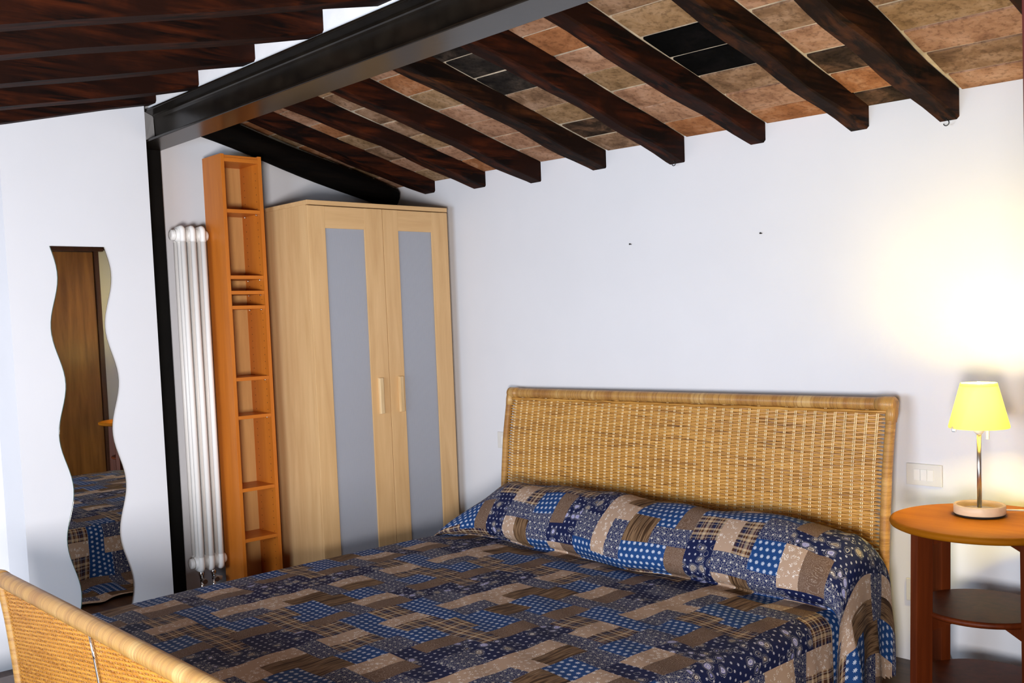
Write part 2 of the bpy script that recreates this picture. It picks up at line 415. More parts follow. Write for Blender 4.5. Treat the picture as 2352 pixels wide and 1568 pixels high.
# rafters: (x0, x1, bottom z at the bed wall)
FAR = [(.245, .342, 1.905), (.640, .728, 1.890), (1.045, 1.120, 1.864), (1.438, 1.525, 1.872), (1.872, 1.942, 1.843), (2.232, 2.312, 1.858), (2.642, 2.712, 1.845), (2.955, 3.032, 1.822), (3.40, 3.48, 1.83), (3.82, 3.90, 1.83)]
NEAR = [(.170, .262), (.572, .665), (1.008, 1.102), (1.470, 1.565), (1.868, 1.962), (2.30, 2.39), (2.72, 2.81), (3.14, 3.23), (3.58, 3.67), (4.0, 4.09), (4.42, 4.51), (4.85, 4.94)]
def rafter(name, x0, x1, y0, y1, bot, top, mat, label, group, seed, jit=.0055):
    rnd = random.Random(seed); m = MB(); n = 16; rings = []
    ph = [rnd.uniform(0, 6) for _ in range(6)]
    for i in range(n+1):
        t = i/n; y = y0+(y1-y0)*t
        dx = jit*math.sin(5*t+ph[0])+jit*.6*math.sin(17*t+ph[1]); dz = jit*.9*math.sin(7*t+ph[2])+jit*.5*math.sin(23*t+ph[3])
        wv = jit*.7*math.sin(9*t+ph[4])
        a, b = x0+dx-wv, x1+dx+wv
        zb, zt = bot(y)+dz, top((x0+x1)/2, y)+.003
        ch = .006+.003*math.sin(11*t+ph[5])
        rings.append([m.bm.verts.new(p) for p in ((a, y, zt), (a, y, zb+ch), (a+ch, y, zb), (b-ch, y, zb), (b, y, zb+ch), (b, y, zt))])
    for i in range(n):
        for k in range(6):
            m.bm.faces.new((rings[i][k], rings[i][(k+1) % 6], rings[i+1][(k+1) % 6], rings[i+1][k]))
    m.bm.faces.new(rings[0]); m.bm.faces.new(rings[-1][::-1])
    o = m.build(name, mat); tag(o, label, 'rafter', group); return o
ORD = ['first', 'second', 'third', 'fourth', 'fifth', 'sixth', 'seventh', 'eighth', 'ninth', 'tenth', 'eleventh', 'twelfth', 'thirteenth']
for i, (a, b, z) in enumerate(FAR):
    rafter('rafter', a, b, -1.345, .06, lambda y, z=z: z-.262*y, tile_far, 'rafter_wood_old' if i in (3, 6, 7) else 'rafter_wood',
           'dark square rafter sloping to the bed wall, %s from the black log' % ORD[i], 'rafters over the bed', 11+i)
for i, (a, b) in enumerate(NEAR):
    rafter('rafter', a, b, YN+.01, -1.425, lambda y: 2.198+NS*(y+1.44), tile_near, 'rafter_wood',
           'dark rafter on the camera side of the steel beam, %s from the mirror wall' % ORD[i], 'rafters on the near slope', 51+i)
# black log against the left wall
m = MB(); P = []; Rd = []
for i in range(15):
    t = i/14; y = -1.33+t*1.27
    P.append((.075+.012*math.sin(4*t+1), y, 2.182-.262*(y+1.161)+.004*math.sin(9*t))); Rd.append(.064+.004*math.sin(8*t+2)-.004*t)
m.tube(P, .06, 12, True, Rd); lg = m.build('log_rafter', 'rafter_black'); tag(lg, 'black round log rafter lying along the left wall above the wardrobe', 'log')

# ceiling tiles: children of the ceiling slopes
def tile_mesh(w, d, seed):
    rnd = random.Random(seed); m = MB(); t = .014
    v = []
    for x in (-w/2, w/2):
        for y in (-d/2, d/2):
            for z in (0, t):
                v.append((x+rnd.uniform(-.002, .002), y+rnd.uniform(-.003, .003), z+rnd.uniform(-.0015, .0015)))
    m.hexa(v, .0025); return m.mesh('tile')
def put_tile(me, mat, loc, rx, rz, parent):
    key = (me.name, mat)
    if key not in TM:
        c = me.copy(); c.materials.clear(); c.materials.append(MATS[mat]); TM[key] = c
    o = bpy.data.objects.new('tile', TM[key]); COL.objects.link(o); o.parent = parent; o.location = loc; o.rotation_euler = (rx, rz, 0)
TM = {}
EDG = [(-.03, .0)]+[(a, b) for a, b, z in FAR]+[(4.25, 4.33), (4.7, 4.78), (5.12, 5.2)]
xs = [0]*len(EDG)
bayw = {}
rndt = random.Random(3)
SPECIAL = {  # (bay, row from the wall) -> material
    (7, 3): 'tile_black', (7, 4): 'tile_black', (7, 2): 'tile_brown', (7, 1): 'tile_pink', (7, 0): 'tile_orange', (7, 5): 'tile_ochre', (7, 6): 'tile_brown',
    (5, 4): 'tile_dark', (5, 5): 'tile_dark', (5, 6): 'tile_dark', (5, 3): 'tile_brown', (5, 2): 'tile_ochre', (5, 1): 'tile_sooty', (5, 0): 'tile_brown',
    (6, 0): 'tile_orange', (6, 1): 'tile_pink', (6, 2): 'tile_pink', (6, 3): 'tile_ochre', (6, 4): 'tile_pink', (6, 5): 'tile_orange', (6, 6): 'tile_pink',
    (8, 0): 'tile_sooty', (8, 1): 'tile_orange', (8, 2): 'tile_sooty', (8, 3): 'tile_pink', (8, 4): 'tile_brown', (8, 5): 'tile_pink',
    (9, 0): 'tile_pink', (9, 1): 'tile_brown', (9, 2): 'tile_pink', (9, 3): 'tile_ochre', (4, 5): 'tile_orange', (4, 4): 'tile_ochre', (4, 1): 'tile_pink', (3, 4): 'tile_brown'}
offs = [.0, .01, .02, .0, .005, .012, .010, .036, .048, .038, .01, .0, .02, 0, 0]
rowd = .152
for bay in range(1, len(xs)):
    x0, x1 = EDG[bay-1][1]+.007, (EDG[bay][0]+EDG[bay][1])/2; w = x1-x0
    me = [tile_mesh(w, rowd*math.sqrt(1+FS*FS)-.014, 100*bay+k) for k in range(3)]
    for rw in range(10):
        y = -rowd*(rw+.5)+offs[bay]
        if y > -.02: continue
        if y < -1.36: continue
        mt = SPECIAL.get((bay, rw)) or rndt.choices(['tile_pink', 'tile_orange', 'tile_brown', 'tile_ochre'], [.45, .14, .25, .16])[0]
        x = (x0+x1)/2
        put_tile(me[rndt.randrange(3)], mt, (x, y, tile_far(x, y)+rndt.uniform(-.0005, .0015)), -math.atan(FS), .0174, ceil_far)
xs = [-.05]+[(a+b)/2 for a, b in NEAR]+[XW]
for bay in range(1, len(xs)):
    x0, x1 = xs[bay-1], xs[bay]; w = x1-x0-.007
    me = [tile_mesh(w, rowd*math.sqrt(1+NS*NS)-.009, 900+100*bay+k) for k in range(2)]
    for rw in range(21):
        y = -1.44-rowd*(rw+.5); x = (x0+x1)/2
        put_tile(me[rndt.randrange(2)], rndt.choices(['tile_pink', 'tile_orange', 'tile_brown'], [.5, .2, .3])[0], (x, y, tile_near(x, y)), math.atan(NS), 0, ceil_near)

# steel ridge beam and column
bt = thing('steel_beam', (2.7, YR, 2.05), 'long dark painted steel ridge beam crossing under the rafters', 'beam')
y0, y1 = YR-.070, YR+.070
MB().box(0, XW, y0, y1, 2.050, 2.060, .0025).build('bottom_flange', 'beam_paint', bt)
MB().box(0, XW, y0, y1, 2.177, 2.187, .0025).build('top_flange', 'beam_paint', bt)
MB().box(0, XW, YR-.004, YR+.004, 2.060, 2.177).build('web', 'beam_paint', bt)
m = MB()
for s in (-1, 1):
    for z0, zz in ((2.060, 1), (2.177, -1)):
        pts = [(YR+s*.004, z0)]+[(YR+s*(.004+.012*(1-math.sin(a))), z0+zz*.012*(1-math.cos(a))) for a in [k*PI/8 for k in range(5)]][::1]
        pts = [(YR+s*.004, z0), (YR+s*.017, z0), (YR+s*.009, z0+zz*.004), (YR+s*.006, z0+zz*.008), (YR+s*.004, z0+zz*.017)]
        m.prism(pts, 0, 0, XW)
m.build('fillet', 'beam_paint', bt)
ct = thing('steel_column', (.02, -1.39, 0), 'black steel column strip between the mirror wall and the radiator', 'column')
MB().box(.020, .030, -1.455, -1.322, 0, 2.05, .002).build('front_flange', 'column_paint', ct)
MB().box(.002, .020, -1.392, -1.384, 0, 2.05).build('web', 'column_paint', ct)

# door on the short right wall (seen in the mirror), wooden end post
d = struct(MB().box(3.865, 3.905, -1.12, -.34, 0.006, 1.87, .003).build('door_1', 'door_wood'))
MB().box(3.85, 3.90, -1.20, -.26, 1.875, 1.965, .003).build('door_head', 'door_frame_wood', d)
MB().box(3.85, 3.90, -1.20, -1.125, 0, 1.875, .003).build('door_jamb', 'door_frame_wood', d)
MB().box(3.85, 3.90, -.335, -.30, 0, 1.875, .003).build('door_jamb', 'door_frame_wood', d)
m = MB(); m.tube([(3.865, -1.04, .95), (3.82, -1.04, .95), (3.815, -1.035, .95), (3.815, -.93, .95)], .008, 8); m.build('door_handle', 'steel', d)
m = MB(); m.hexa([(3.85, -1.715, 0), (3.85, -1.775, 2.07), (3.85, -1.700, 0), (3.85, -1.700, 2.085), (4.05, -1.715, 0), (4.05, -1.775, 2.07), (4.05, -1.700, 0), (4.05, -1.700, 2.085)], .003)
o = m.build('trim_1', 'post_wood'); struct(o)

# ------------------------------------------------------------------ wardrobe
WX0, WX1, WY0, WY1, WZ = .02, .516, -.879, -.069, 1.80
wd = thing('wardrobe', (.26, -.474, 0), 'tall beech two-door wardrobe with frosted glass panels beside the bookcase', 'wardrobe')
MB().box(WX0, WX1-.020, WY0+.002, WY0+.020, 0, WZ-.020, .001).build('side_panel', 'beech', wd)
MB().box(WX0, WX1-.020, WY1-.020, WY1-.002, 0, WZ-.020, .001).build('side_panel', 'beech', wd)
MB().box(WX0, WX1, WY0, WY1, WZ-.020, WZ, .001).build('top_panel', 'beech_y', wd)
MB().box(WX0, WX0+.006, WY0+.02, WY1-.02, .06, WZ-.02).build('back_panel', 'shelf_back', wd)
MB().box(WX0+.006, WX1-.024, WY0+.02, WY1-.02, .06, .076).build('bottom_panel', 'beech_y', wd)
MB().box(WX1-.06, WX1-.045, WY0+.02, WY1-.02, 0, .06).build('plinth', 'beech_y', wd)
MB().box(WX0+.006, WX1-.030, WY0+.02, WY1-.02, 1.428, 1.446).build('hat_shelf', 'plastic_white', wd)
def wdoor(ya, yb, pa, pb, hy):
    st = MB().box(WX1-.018, WX1, ya, pa, .045, WZ-.024, .0015)
    dr = st.build('door', 'beech', wd)
    MB().box(WX1-.018, WX1, pb, yb, .045, WZ-.024, .0015).build('stile', 'beech', dr)
    MB().box(WX1-.0175, WX1-.0005, pa, pb, 1.677, WZ-.0245, .0012).build('rail', 'beech_y', dr)
    MB().box(WX1-.0175, WX1-.0005, pa, pb, .0455, .145, .0012).build('rail', 'beech_y', dr)
    MB().box(WX1-.012, WX1-.007, pa, pb, .145, 1.677).build('glass_pane', 'frosted_glass', dr)
    m = MB(); m.hexa([(WX1, hy-.011, .806), (WX1, hy-.011, .980), (WX1, hy+.011, .806), (WX1, hy+.011, .980), (WX1+.020, hy-.012, .808), (WX1+.020, hy-.012, .978), (WX1+.016, hy+.012, .808), (WX1+.016, hy+.012, .978)], .002)
    m.build('handle', 'handle_maple', dr)
sm = -.468
wdoor(WY0+.001, sm-.0015, -.788, -.573, -.527)
wdoor(sm+.0015, WY1-.001, -.378, -.172, -.408)

# ------------------------------------------------------------------ narrow bookcase
BX0, BX1, BY0, BY1, BZ = .085, .263, -1.152, -.951, 2.018
bk = thing('bookcase', (.17, -1.05, 0), 'tall narrow orange-brown bookcase with eight empty shelves', 'bookcase')
for a, b in ((BY0, BY0+.017), (BY1-.017, BY1)):
    MB().box(BX0, BX1, a, b, 0, BZ, .001).build('side_panel', 'shelf_orange', bk)
MB().box(BX0, BX1-.001, BY0+.017, BY1-.017, BZ-.033, BZ-.015, .001).build('top_panel', 'shelf_orange_y', bk)
MB().box(BX0, BX1-.003, BY0+.017, BY1-.017, BZ-.014, BZ-.004, .001).build('top_cap', 'shelf_orange_y', bk)
MB().box(BX0, BX0+.005, BY0+.017, BY1-.017, .04, BZ-.033).build('back_panel', 'shelf_back', bk)
MB().box(BX0, BX1-.001, BY0+.017, BY1-.017, .04, .058, .001).build('bottom_panel', 'shelf_orange_y', bk)
MB().box(BX1-.02, BX1-.005, BY0+.017, BY1-.017, 0, .04).build('plinth', 'shelf_orange_y', bk)
for z in (1.766, 1.469, 1.400, 1.333, 1.007, .832, .499, .266):
    s = MB().box(BX0+.006, BX1-.002, BY0+.0175, BY1-.0175, z-.008, z+.008, .001).build('shelf', 'shelf_orange_y', bk)
    for yy in (BY0+.017, BY1-.017):
        sg = 1 if yy < -1.05 else -1
        for xx in (BX0+.04, BX1-.03):
            m = MB(); m.tube([(xx, yy, z-.0115), (xx, yy+sg*.010, z-.0115)], .0032, 8); m.build('shelf_pin', 'chrome', s)
m = MB()
for k in range(58):
    z = .12+k*.032
    for xx in (BX0+.04, BX1-.03):
        for yy, sg in ((BY0+.017, 1), (BY1-.017, -1)):
            m.tube([(xx, yy+sg*.0001, z), (xx, yy+sg*.0006, z)], .0022, 6)
ph = m.build('peg_holes', 'hole_dark', bk); ph['kind'] = 'stuff'

# ------------------------------------------------------------------ radiator
rd = thing('radiator', (.078, -1.235, .1), 'tall narrow white column radiator on the left wall beside the steel column', 'radiator')
ZT, ZB = 1.665, .175
sec_y = (-1.294, -1.246, -1.198)
RX = .108
cols = (RX-.036, RX, RX+.036)
def rad_header(yy, z, name, par):
    m = MB()
    m.lathe([(.020, -.024), (.0275, -.021), (.031, -.012), (.032, 0), (.031, .012), (.0275, .021), (.020, .024)], 20, (RX, yy, z), 'Y')
    sg = 1 if z == ZT else -1
    pts = [(cols[0], yy, z-sg*.03), (cols[0], yy, z+sg*.004), (cols[0]+.006, yy, z+sg*.020), (RX-.018, yy, z+sg*.027), (RX+.018, yy, z+sg*.030), (cols[2]-.007, yy, z+sg*.028), (cols[2], yy, z+sg*.016), (cols[2], yy, z-sg*.03)]
    m.tube([tuple(p) for p in cr(pts, 4)], .0125, 12)
    return m.build(name, 'radiator_enamel', par)
for yy in sec_y:
    s = rad_header(yy, ZT, 'section', rd)
    rad_header(yy, ZB, 'bottom_header', s)
    for xx in cols:
        MB().tube([(xx, yy, ZB), (xx, yy, ZT)], .0123, 14).build('tube', 'radiator_enamel', s)
for z in (ZT, ZB):
    MB().lathe([(.012, -.036), (.0235, -.034), (.0245, -.026), (.0245, -.022), (.027, -.020)], 12, (RX, sec_y[0]-.006, z), 'Y').build('end_plug', 'radiator_enamel', rd)
    MB().lathe([(.027, .018), (.0245, .022), (.0245, .028), (.020, .033), (.010, .035)], 12, (RX, sec_y[2]+.004, z), 'Y').build('end_plug', 'radiator_enamel', rd)
MB().lathe([(.006, .033), (.006, .040), (.004, .043)], 10, (RX, sec_y[2]+.002, ZT), 'Y').build('air_vent', 'radiator_enamel', rd)
for k, (yy, n) in enumerate(((sec_y[0]+.012, 'lockshield'), (sec_y[1]+.022, 'valve'))):
    v = MB().lathe([(.010, .132), (.0125, .128), (.0125, .112), (.010, .110), (.010, .085), (.006, .083)], 6, (RX, yy, 0), 'Z').build('radiator_valve', 'chrome', rd)
    m = MB(); m.tube([(RX, yy, .097), (RX+.037, yy-.006, .094)], .009, 10); m.tube([(RX+.037, yy-.006, .094), (RX+.05, yy-.008, .093)], .012, 8); m.build('valve_stem', 'chrome', v)
    m = MB(); m.tube([(RX, yy, .09), (RX, yy, .05), (RX-.003, yy, .0)], .007, 8); m.build('pipe', 'chrome', v)
m = MB(); m.tube([(RX, sec_y[1]+.024, .095), (RX+.017, sec_y[1]+.055, .085)], .011, 10); m.build('valve_cap', 'plastic_white', rd)

# ------------------------------------------------------------------ wavy mirror
def wave_poly(off):
    L, R = [], []
    n = 60; z0, z1 = .075, 1.596
    for i in range(n+1):
        z = z0+(z1-z0)*i/n
        dr = .012*(1.5-z)/1.4
        c = .0205*math.cos(2*PI*(z-1.482)/.4375)
        L.append((-1.885+c+dr+off, z)); R.append((-1.669+c+dr-off, z))
    return L+R[::-1]
mi = thing('wavy_mirror', (.205, -1.77, .075), 'tall narrow frameless mirror with wavy sides on the left wall', 'mirror')
MB().prism(wave_poly(0), 0, .201, .2055).build('backing', 'glass_edge', mi)
MB().prism(wave_poly(.0012), 0, .2055, .2062).build('mirror_glass', 'mirror_silver', mi)

# ------------------------------------------------------------------ bed
HX0, HX1 = .925, 2.855
def hb_y(z, x):
    K = [(.0, -.152), (.1, -.151), (.32, -.146), (.51, -.131), (.68, -.112), (.80, -.090), (.85, -.080), (.92, -.064)]
    for (a, ya), (b, yb) in zip(K, K[1:]):
        if z <= b: y = ya+(yb-ya)*(z-a)/(b-a); break
    else: y = K[-1][1]
    return y-.028*(x-HX0)/(HX1-HX0)
def fb_y(z, x):
    K = [(.0, -2.318), (.1, -2.319), (.2, -2.326), (.32, -2.337), (.42, -2.350), (.5, -2.358)]
    for (a, ya), (b, yb) in zip(K, K[1:]):
        if z <= b: return ya+(yb-ya)*(z-a)/(b-a)
    return K[-1][1]
bed = thing('bed', (1.9, -1.25, 0), 'wide woven rattan sleigh bed with curved headboard and footboard', 'bed')
def weave(prefix, fy, z0, z1, sgn, mat, smat, par, pitch=.0064, sp=.039, amp=.0036, x0=HX0+.022, x1=HX1-.022, slope=0.0):
    n = int((x1-x0-.08)/sp); xs = [x0+.040+i*((x1-x0-.080)/n) for i in range(n+1)]
    rnd = random.Random(5); V, Fc = [], []
    rows = int((z1-z0)/pitch)
    for r in range(rows):
        z = z0+(r+.5)*pitch
        gz = z0+((r//2)+.5)*2*pitch
        path = [(x0, gz+(z-gz)*.15, 0.0), (x0+.014, gz+(z-gz)*.25, 0)]
        for k, x in enumerate(xs):
            s = 1 if (k+r) % 2 == 0 else -1
            path.append((x, z+rnd.uniform(-.0004, .0004), s*amp*sgn))
            if k < len(xs)-1: path.append(((x+xs[k+1])/2, z+rnd.uniform(-.0006, .0006), 0))
        path += [(x1-.014, gz+(z-gz)*.25, 0), (x1, gz+(z-gz)*.15, 0.0)]
        hh = pitch*.5*rnd.uniform(.98, 1.12); tt = .0011
        b0 = len(V)
        for (x, zz, dy) in path:
            hq = hh*(.62 if x < x0+.02 or x > x1-.02 else 1)
            zz += slope*(x-HX0)/(HX1-HX0)*(zz-z0)/(z1-z0)
            y = fy(zz, x)+dy
            V += [(x, y-tt, zz+hq*.80), (x, y+tt, zz+hq), (x, y+tt, zz-hq), (x, y-tt, zz-hq*.80)]
        for i in range(len(path)-1):
            for k in range(4):
                a = b0+i*4+k; c = b0+i*4+(k+1) % 4
                Fc.append((a, c, c+4, a+4))
    me = bpy.data.meshes.new(prefix+'_weave'); me.from_pydata(V, [], Fc); me.materials.append(MATS[mat])
    o = obj(prefix+'_weave', me, par); o['kind'] = 'stuff'
    m = MB()
    for x in xs:
        for dx in (-.0031, .0031):
            m.tube([(x+dx, fy(z0+(z1-z0)*t/10, x), z0+(z1-z0)*t/10+slope*(x-HX0)/(HX1-HX0)*t/10) for t in range(11)], .0024, 5, False)
    o = m.build(prefix+'_stakes', smat, par); o['kind'] = 'stuff'
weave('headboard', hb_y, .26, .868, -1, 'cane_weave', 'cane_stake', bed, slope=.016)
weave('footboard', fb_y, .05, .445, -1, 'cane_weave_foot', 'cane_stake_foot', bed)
def railz(x): return .884+.017*(x-HX0)/(HX1-HX0)
m = MB(); N = 40; m.tube([(HX0+.005+(HX1-HX0-.01)*i/N, hb_y(.90, HX0+(HX1-HX0)*i/N), railz(HX0+(HX1-HX0)*i/N)) for i in range(N+1)], .0225, 16); m.build('headboard_rail', 'rattan_rail', bed)
for xx in (HX0+.015, HX1-.015):
    zt = railz(xx)
    m = MB(); m.tube([(xx, hb_y(z, xx), z) for z in [zt*i/16 for i in range(17)]], .017, 12, True); m.build('headboard_post', 'rattan_post', bed)
    sg = 1 if xx < 1.5 else -1
    m = MB(); m.tube([(xx-sg*.014, hb_y(.9, xx), zt), (xx-sg*.006, hb_y(.9, xx), zt), (xx+sg*.03, hb_y(.9, xx), zt), (xx+sg*.055, hb_y(.9, xx), zt)], .025, 14, True, [.020, .0265, .0265, .0235])
    m.tube([(xx, hb_y(zt+.01, xx), zt+.012), (xx, hb_y(zt-.02, xx), zt-.03), (xx, hb_y(zt-.05, xx), zt-.058)], .021, 12, True, [.018, .0215, .0185]); m.build('corner_binding', 'rattan_rail', bed)
m = MB(); m.tube([(HX0+.02+(HX1-HX0-.04)*i/N, hb_y(.858, HX0+(HX1-HX0)*i/N)-.004, railz(HX0+(HX1-HX0)*i/N)-.026+.0015*math.sin(i*2.1)) for i in range(N+1)], .0055, 8); m.build('headboard_border_cane', 'cane_weave', bed)
# footboard
FZ = .462
m = MB(); m.tube([(HX0-.01+(HX1-HX0+.02)*i/N, fb_y(FZ, 0), FZ) for i in range(N+1)], .0255, 20); m.build('footboard_rail', 'rattan_rail', bed)
for xx in (HX0+.012, HX1-.012):
    m = MB(); m.tube([(xx, fb_y(z, xx), z) for z in [FZ*i/10 for i in range(11)]], .016, 12); m.build('footboard_post', 'rattan_post', bed)
    m = MB(); m.tube([(xx-.02, fb_y(FZ, 0), FZ), (xx+.0, fb_y(FZ, 0), FZ), (xx+.03, fb_y(FZ, 0), FZ)], .0335, 18, True, [.024, .028, .0268]); m.build('corner_binding', 'rattan_rail', bed)
m = MB(); m.tube([(1.715, fb_y(z, 0)-.0085, z) for z in (.02, .1, .2, .3, .36, .442)], .0042, 8); m.build('steel_rod', 'chrome', bed)
for s in (HX0+.045, HX1-.07):
    MB().box(s, s+.025, -2.31, -.17, .10, .22, .003).build('side_rail', 'rattan_rail', bed)
MB().box(HX0+.075, HX1-.075, -2.22, -.21, .12, .265, .03).build('mattress', 'mattress_fabric', bed)

# ------------------------------------------------------------------ bedspread
def bedspread():
    q = .0125
    prof = [(-.205, .36, 0), (-.205, .43, 0), (-.225, .475, 0), (-.275, .512, 0), (-.345, .526, 0), (-.415, .514, 0), (-.485, .468, 0), (-.535, .405, 0), (-.548, .360, 0), (-.530, .322, 0), (-.500, .303, 0), (-.505, .298, 0), (-.560, .302, 0), (-.70, .310, 0), (-1.2, .312, 0), (-1.8, .310, 0), (-2.14, .300, 0), (-2.215, .275, 0), (-2.245, .22, 0), (-2.25, .14, 0)]
    dense = cr(prof, 30)
    S = [0.0]
    for a, b in zip(dense, dense[1:]): S.append(S[-1]+(b-a).length)
    nv = int(S[-1]/q)
    rowsP = []; j = 0
    for i in range(nv+1):
        s = i*q
        while j < len(S)-2 and S[j+1] < s: j += 1
        t = (s-S[j])/max(1e-9, S[j+1]-S[j]); p = dense[j].lerp(dense[j+1], min(1, t)); rowsP.append((p.x, p.y))
    XC = 1.905; WL = .955; WR_ = .968
    nl = int((WL+.62)/q); nr = int((WR_+.52)/q)
    def sst(a, b, x):
        t = max(0, min(1, (x-a)/(b-a))); return t*t*(3-2*t)
    verts = []; uvs = []
    crest = .31
    s_cre = 0
    for i in range(nv+1):
        Y0, Z0 = rowsP[i]
        for k in range(-nl, nr+1):
            d = k*q
            side = 1 if d > 0 else -1
            Wd = WR_ if d > 0 else WL
            pil = sst(.31, .36, Z0) if i*q < .62 else 0.0
            # pillow taper
            X = XC+d
            tap = (.12+.88*sst(.90, 1.24, X))*(1-.16*sst(2.55, 2.95, X)) if Y0 > -.56 and i*q < .66 else 1.0
            lift = Z0-.305
            h = .305+lift*tap if (Y0 > -.56 and i*q < .66) else Z0
            yy = Y0
            if Y0 > -.56 and i*q < .66:
                bul = .018*math.sin(5.2*X+.6)+.012*math.sin(11*X+1.3)
                fr = sst(-.36, -.52, Y0)
                yy = Y0+bul*fr+(.05*sst(1.15, .93, X))*fr*-1
                h += (.006*math.sin(7*X+2)+.004*math.sin(19*X+Y0*25))*min(1, lift/.1)
                yy -= .028*(X-HX0)/(HX1-HX0)*.6
            r = .055+.03*pil
            flat = Wd-r
            a = abs(d)
            if a <= flat:
                x = XC+d; z = h
                z += .0018*math.sin(23*x+9*Y0)+.0015*math.sin(41*Y0+13*x)-.008*sst(flat-.25, flat, a)
            else:
                e = a-flat
                la = r*PI/2
                zed = -.008
                if e <= la:
                    an = e/r; x = XC+side*(flat+r*math.sin(an)); z = h+zed-r*(1-math.cos(an)); dep = 0
                else:
                    dep = e-la; x = XC+side*(flat+r); z = h+zed-r-dep
                    if side < 0 and z < .03:
                        ex = .03-z; x -= ex*.9; z = .03-.012*sst(0, .05, ex)+.004*math.sin(17*yy+20*ex)
                # folds on the hanging sides
                dd = sst(0, .25, dep)
                fold = .016*math.sin(21*yy+1.2*math.sin(5*yy))+.010*math.sin(39*yy+2)
                nearp = math.exp(-((yy+.58)/.13)**2)
                x += side*(dd*(.014+fold)+nearp*dd*.012*math.sin(70*yy))
                yy += dd*.010*math.sin(33*yy+z*9)
                if side > 0: x += .015*pil
            verts.append((x, yy, z)); uvs.append((d, -i*q))
    W = nl+nr+1
    # patch ids on an integer lattice
    A, B = (21, 12), (0, 18)
    rects = [(0, 9, 0, 9), (0, 9, 9, 18), (9, 15, -3, 9), (15, 21, -3, 9), (9, 21, 9, 15)]
    SL = [[0, 1, 0, 4, 0, 6], [1, 6, 5, 0, 4, 6], [2, 2, 0, 2, 3, 2], [3, 1, 3, 4, 6, 5], [6, 2, 1, 0, 4, 1]]
    def pid(cx, cy):
        i = cx//21; x = cx-21*i; yb = cy-12*i
        for n, (a, b, c, d) in enumerate(rects):
            if a <= x < b:
                j2, y = divmod(yb-c, 18)
                if y < d-c: return SL[n][(i*2+j2*3+((i*7+j2*5) % 4)) % 6]
        return 0
    faces = []; mats = []
    for i in range(nv):
        for k in range(W-1):
            a = i*W+k; f = (a, a+W, a+W+1, a+1)
            if min(verts[v][2] for v in f) < .012: continue
            if k-nl < -(WL+.33)/q and verts[f[0]][1] < -1.95: continue
            faces.append(f); mats.append(pid(k-nl+200, -i+400))
    me = bpy.data.meshes.new('bedspread'); me.from_pydata(verts, [], faces)
    for n in FABRICS: me.materials.append(MATS[n])
    ul = me.uv_layers.new(name='UVMap')
    for p, mi_ in zip(me.polygons, mats):
        p.material_index = mi_; p.use_smooth = True
        for li in p.loop_indices: ul.data[li].uv = uvs[me.loops[li].vertex_index]
    bm = bmesh.new(); bm.from_mesh(me); bmesh.ops.delete(bm, geom=[v for v in bm.verts if not v.link_faces], context='VERTS'); bm.to_mesh(me); bm.free()
    o = obj('bedspread', me); tag(o, 'blue, tan and brown patchwork bedspread pulled over the pillows on the bed', 'bedspread')
bedspread()

# ------------------------------------------------------------------ side table
TX, TY, TZ = 3.232, -.345, .600
tb = thing('side_table', (TX, TY, 0), 'round reddish wooden three-tier side table beside the bed', 'table')
MB().lathe([(.246, .578), (.254, .582), (.257, .589), (.254, .597), (.246, .600)], 64, (TX, TY, 0)).build('table_top', 'table_top_wood', tb)
rr = Vector((.929, .370)); ff = Vector((-.370, .929))
legs = {'A': -.172*rr-.13*ff, 'D': .172*rr+.13*ff, 'B': -.128*rr+.172*ff, 'C': .128*rr-.172*ff}
legs = {'A': -.160*rr-.118*ff, 'D': .160*rr+.118*ff, 'B': -.118*rr+.160*ff, 'C': .118*rr-.160*ff}
def obox(m, c0, c1, a, b, ha, hb, z0, z1, bev=.002):
    """upright post from centre c0 at z0 to c1 at z1; a, b unit 2d axes"""
    P = []
    for sa in (-1, 1):
        for sb in (-1, 1):
            for c, z in ((c0, z0), (c1, z1)):
                p = c+a*ha*sa+b*hb*sb; P.append((p.x, p.y, z))
    m.hexa(P, bev)
cen = Vector((TX, TY))
for k, L in legs.items():
    rad = L.normalized(); tan = Vector((-rad.y, rad.x))
    m = MB(); obox(m, cen+L*1.05, cen+L, rad, tan, .026, .016, 0.0, .578); m.build('leg', 'table_wood', tb)
for k1, k2 in (('A', 'D'), ('B', 'C')):
    for z1, dz in ((.578, .044), (.327, .042), (.102, .04)):
        a, b = legs[k1], legs[k2]; ax = (b-a).normalized(); px = Vector((-ax.y, ax.x)); Ln = (b-a).length/2
        off = 0 if k1 == 'A' else .0002
        poly = [(-Ln, z1-dz), (-Ln*.35, z1-.016), (Ln*.35, z1-.016), (Ln, z1-dz), (Ln, z1-off), (-Ln, z1-off)]
        m = MB(); V1 = []; V2 = []
        for (s, z) in poly:
            p = cen+ax*s+px*.010; q_ = cen+ax*s-px*.010
            V1.append(m.bm.verts.new((p.x, p.y, z))); V2.append(m.bm.verts.new((q_.x, q_.y, z)))
        m.bm.faces.new(V1); m.bm.faces.new(V2[::-1])
        for i in range(6):
            j = (i+1) % 6; m.bm.faces.new((V1[i], V2[i], V2[j], V1[j]))
        m.build('brace', 'table_wood', tb)
for z, R in ((.345, .182), (.120, .190)):
    MB().lathe([(R-.006, z-.018), (R, z-.013), (R+.001, z-.008), (R-.001, z-.003), (R-.006, z)], 56, (TX, TY, 0)).build('shelf', 'table_wood', tb)

